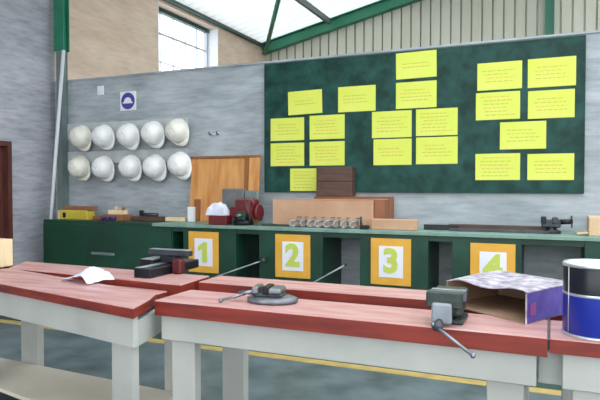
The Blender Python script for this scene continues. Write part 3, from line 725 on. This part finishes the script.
# crumpled paper
t = one('crumpled_paper', 'crumpled white paper standing on the left table', 'paper', lambda b: None, (0, 0, 0)); bpy.data.objects.remove(t)
mb = MB(); k = mb.mi(M['paper']); random.seed(3)
N = 7; ga = []
for i in range(N + 1):
    row = []
    for j in range(N + 1):
        u, v = i / N, j / N
        x = -.13 + .26 * u + random.uniform(-.008, .008); y = -.07 + .17 * v + random.uniform(-.008, .008)
        ridge = max(0, 1 - abs(u - .80 - .03 * v) / (.80 if u < .80 else .2)); z = .006 + .105 * ridge ** 1.1 * (1 - .55 * abs(v - .5) * 2) + random.uniform(0, .007)
        row.append((mb.bm.verts.new((x, y, z)), mb.bm.verts.new((x, y, max(0, z - .003)))))
    ga.append(row)
for i in range(N):
    for j in range(N):
        mb.bm.faces.new((ga[i][j][0], ga[i + 1][j][0], ga[i + 1][j + 1][0], ga[i][j + 1][0])); mb.bm.faces.new((ga[i][j][1], ga[i][j + 1][1], ga[i + 1][j + 1][1], ga[i + 1][j][1]))
for i in range(N):
    mb.bm.faces.new((ga[i][0][0], ga[i][0][1], ga[i + 1][0][1], ga[i + 1][0][0])); mb.bm.faces.new((ga[i][N][0], ga[i + 1][N][0], ga[i + 1][N][1], ga[i][N][1]))
    mb.bm.faces.new((ga[0][i][0], ga[0][i + 1][0], ga[0][i + 1][1], ga[0][i][1])); mb.bm.faces.new((ga[N][i][0], ga[N][i][1], ga[N][i + 1][1], ga[N][i + 1][0]))
tag(mb.build('crumpled_paper', None, (-2.515, 2.63, ZTOP), (0, 0, math.radians(-12))), 'crumpled white paper on the left table', 'paper')

one('wooden_block', 'upright cream wooden block on the left table by the brown door', 'block', lambda b: b.box((-.16, -.05, 0), (.0, .05, .19), M['cream'], .004), (-3.475, 2.90, ZTOP + .0005))
one('wood_offcut', 'pale flat wooden offcut lying before the cream block', 'offcut', lambda b: b.box((-.25, -.05, 0), (.0, .04, .02), M['cream'], .003), (-3.17, 2.70, ZTOP)) if False else None

# open printed carton lying on its side
t = thing('open_carton', 'open cardboard carton with purple printed side and torn pale top', 'box', (0, 0, 0))
zb = ZTOP
F_, Lp, Rp, Bp = Vector((-.083, 2.53, zb)), Vector((-.448, 2.80, zb)), Vector((.122, 2.90, zb)), Vector((-.24, 3.16, zb))
hF, hL, hR, hB = .125, .115, .13, .128
th = .005
def wall(b, p, q, hp, hq, mt, mt_in=None):
    n = (q - p).cross(Vector((0, 0, 1))).normalized() * th
    b.prism([p, q, q + Vector((0, 0, hq)), p + Vector((0, 0, hp))], n, mt)
o = PL('side_panel', lambda b: wall(b, Rp, F_, hR, hF, M['purple']))
def f(b):
    for (u0, u1, v0, v1, mt) in ((.06, .16, .25, .7, 'pink'), (.3, .75, .35, .75, 'cartontop')):
        d = F_ - Rp; nn = d.cross(Vector((0, 0, 1))).normalized() * -.0012
        pts = [Rp + d * (1 - u0) + Vector((0, 0, v0 * .12)), Rp + d * (1 - u1) + Vector((0, 0, v0 * .12)), Rp + d * (1 - u1) + Vector((0, 0, v1 * .12)), Rp + d * (1 - u0) + Vector((0, 0, v1 * .12))]
        if mt == 'pink': b.prism([p - nn * -1.5 for p in pts], nn, M[mt])
PL('printed_patch', f)
PL('back_panel', lambda b: wall(b, Bp, Rp, hB, hR, M['cartonin']))
PL('side_panel', lambda b: wall(b, Lp, Bp, hL, hB, M['cartonin']))
PL('bottom_panel', lambda b: b.prism([F_ + Vector((0, 0, .0005)), Rp + Vector((0, 0, .0005)), Bp + Vector((0, 0, .0005)), Lp + Vector((0, 0, .0005))], (0, 0, .004), M['cartonin']))
def topf(b):
    # torn top: ragged along the open front edge
    n = 14; up = Vector((0, 0, 1)); random.seed(11)
    A_ = [];
    for i in range(n + 1):
        u = i / n
        p = Lp.lerp(F_, u) + up * (hL + (hF - hL) * u)
        q = Bp.lerp(Rp, u) + up * (hB + (hR - hB) * u)
        tear = .02 + .30 * math.exp(-((u - .62) / .17) ** 2) * .55 + random.uniform(0, .03)
        if u < .05 or u > .97: tear = 0
        e = p.lerp(q, tear); e.z += .012 * math.sin(u * 9)
        A_.append((e, p.lerp(q, .5 + tear * .5) + up * (.006 * math.sin(u * 7 + 1)), q))
    k = b.mi(M['cartontop']); k2 = b.mi(M['cartonin']); V = []
    for tri in A_: V.append(([b.bm.verts.new(p) for p in tri], [b.bm.verts.new(p - up * .004) for p in tri]))
    for i in range(n):
        for j in range(2):
            f1 = b.bm.faces.new((V[i][0][j], V[i + 1][0][j], V[i + 1][0][j + 1], V[i][0][j + 1])); f1.material_index = k
            f2 = b.bm.faces.new((V[i][1][j], V[i][1][j + 1], V[i + 1][1][j + 1], V[i + 1][1][j])); f2.material_index = k2
        f3 = b.bm.faces.new((V[i][0][0], V[i][1][0], V[i + 1][1][0], V[i + 1][0][0])); f3.material_index = k
        f4 = b.bm.faces.new((V[i][0][2], V[i + 1][0][2], V[i + 1][1][2], V[i][1][2])); f4.material_index = k
    for i in (0, n):
        for j in range(2):
            f5 = b.bm.faces.new((V[i][0][j], V[i][0][j + 1], V[i][1][j + 1], V[i][1][j])); f5.material_index = k
PL('torn_top', topf)
PL('corner_edge', lambda b: b.box(F_ + Vector((-.004, -.006, 0)), F_ + Vector((.003, -.001, hF)), M['cartontop'], .001))

# blue tin
R_ = .118
t = thing('paint_tin', 'large blue paint tin with dark upper label and pale top', 'tin', (.168, 2.468, ZTOP))
PL('body', lambda b: (b.lathe([(0, .004), (R_ - .004, .004), (R_ - .004, .012), (R_, .018), (R_, .155)], M['tinblue'], 48), b.lathe([(R_, .155), (R_ + .0015, .16), (R_, .165)], M['tinsteel'], 48), b.lathe([(R_, .165), (R_, .258), (R_ - .003, .264)], M['tinblack'], 48)))
PL('bottom_rim', lambda b: b.lathe([(R_ - .006, 0), (R_ + .002, 0), (R_ + .003, .006), (R_ - .001, .012), (R_ - .006, .008)], M['tinsteel'], 48))
PL('top_rim', lambda b: b.lathe([(R_ - .012, .262), (R_ + .001, .262), (R_ + .004, .268), (R_, .275), (R_ - .010, .274), (R_ - .012, .266)], M['tinsteel'], 48))
PL('lid', lambda b: b.lathe([(0, .266), (R_ - .012, .266), (R_ - .011, .272), (R_ - .02, .272), (R_ - .026, .269), (0, .269)], M['tinlid'], 48))
def seam(b):
    for a in (-2.55,):
        x, y = (R_ + .001) * math.cos(a), (R_ + .001) * math.sin(a); b.cyl((x, y, .012), (x, y, .262), .0022, M['tinsteel'], 6)
PL('seam', seam)

# ------------------------------------------------------------------ light: overcast daylight through the open front, open side and window
w = bpy.data.worlds.new('overcast'); SC.world = w; w.use_nodes = True
bg = w.node_tree.nodes['Background']; bg.inputs[0].default_value = (.93, .97, 1.0, 1); bg.inputs[1].default_value = 2.2

cam = bpy.data.cameras.new('camera'); co = bpy.data.objects.new('camera', cam); COL.objects.link(co)
cam.sensor_width = 36.0; cam.lens = 34.8; cam.clip_start = .05; cam.clip_end = 200
co.location = (0, 0, 1.43); co.rotation_euler = (PI / 2 - math.atan(15 / 580), 0, math.radians(23.3))
SC.camera = co
SC.view_settings.view_transform = 'Standard'; SC.view_settings.look = 'None'; SC.view_settings.gamma = 1.0; SC.view_settings.use_curve_mapping = False
SC.view_settings.exposure = 0.62
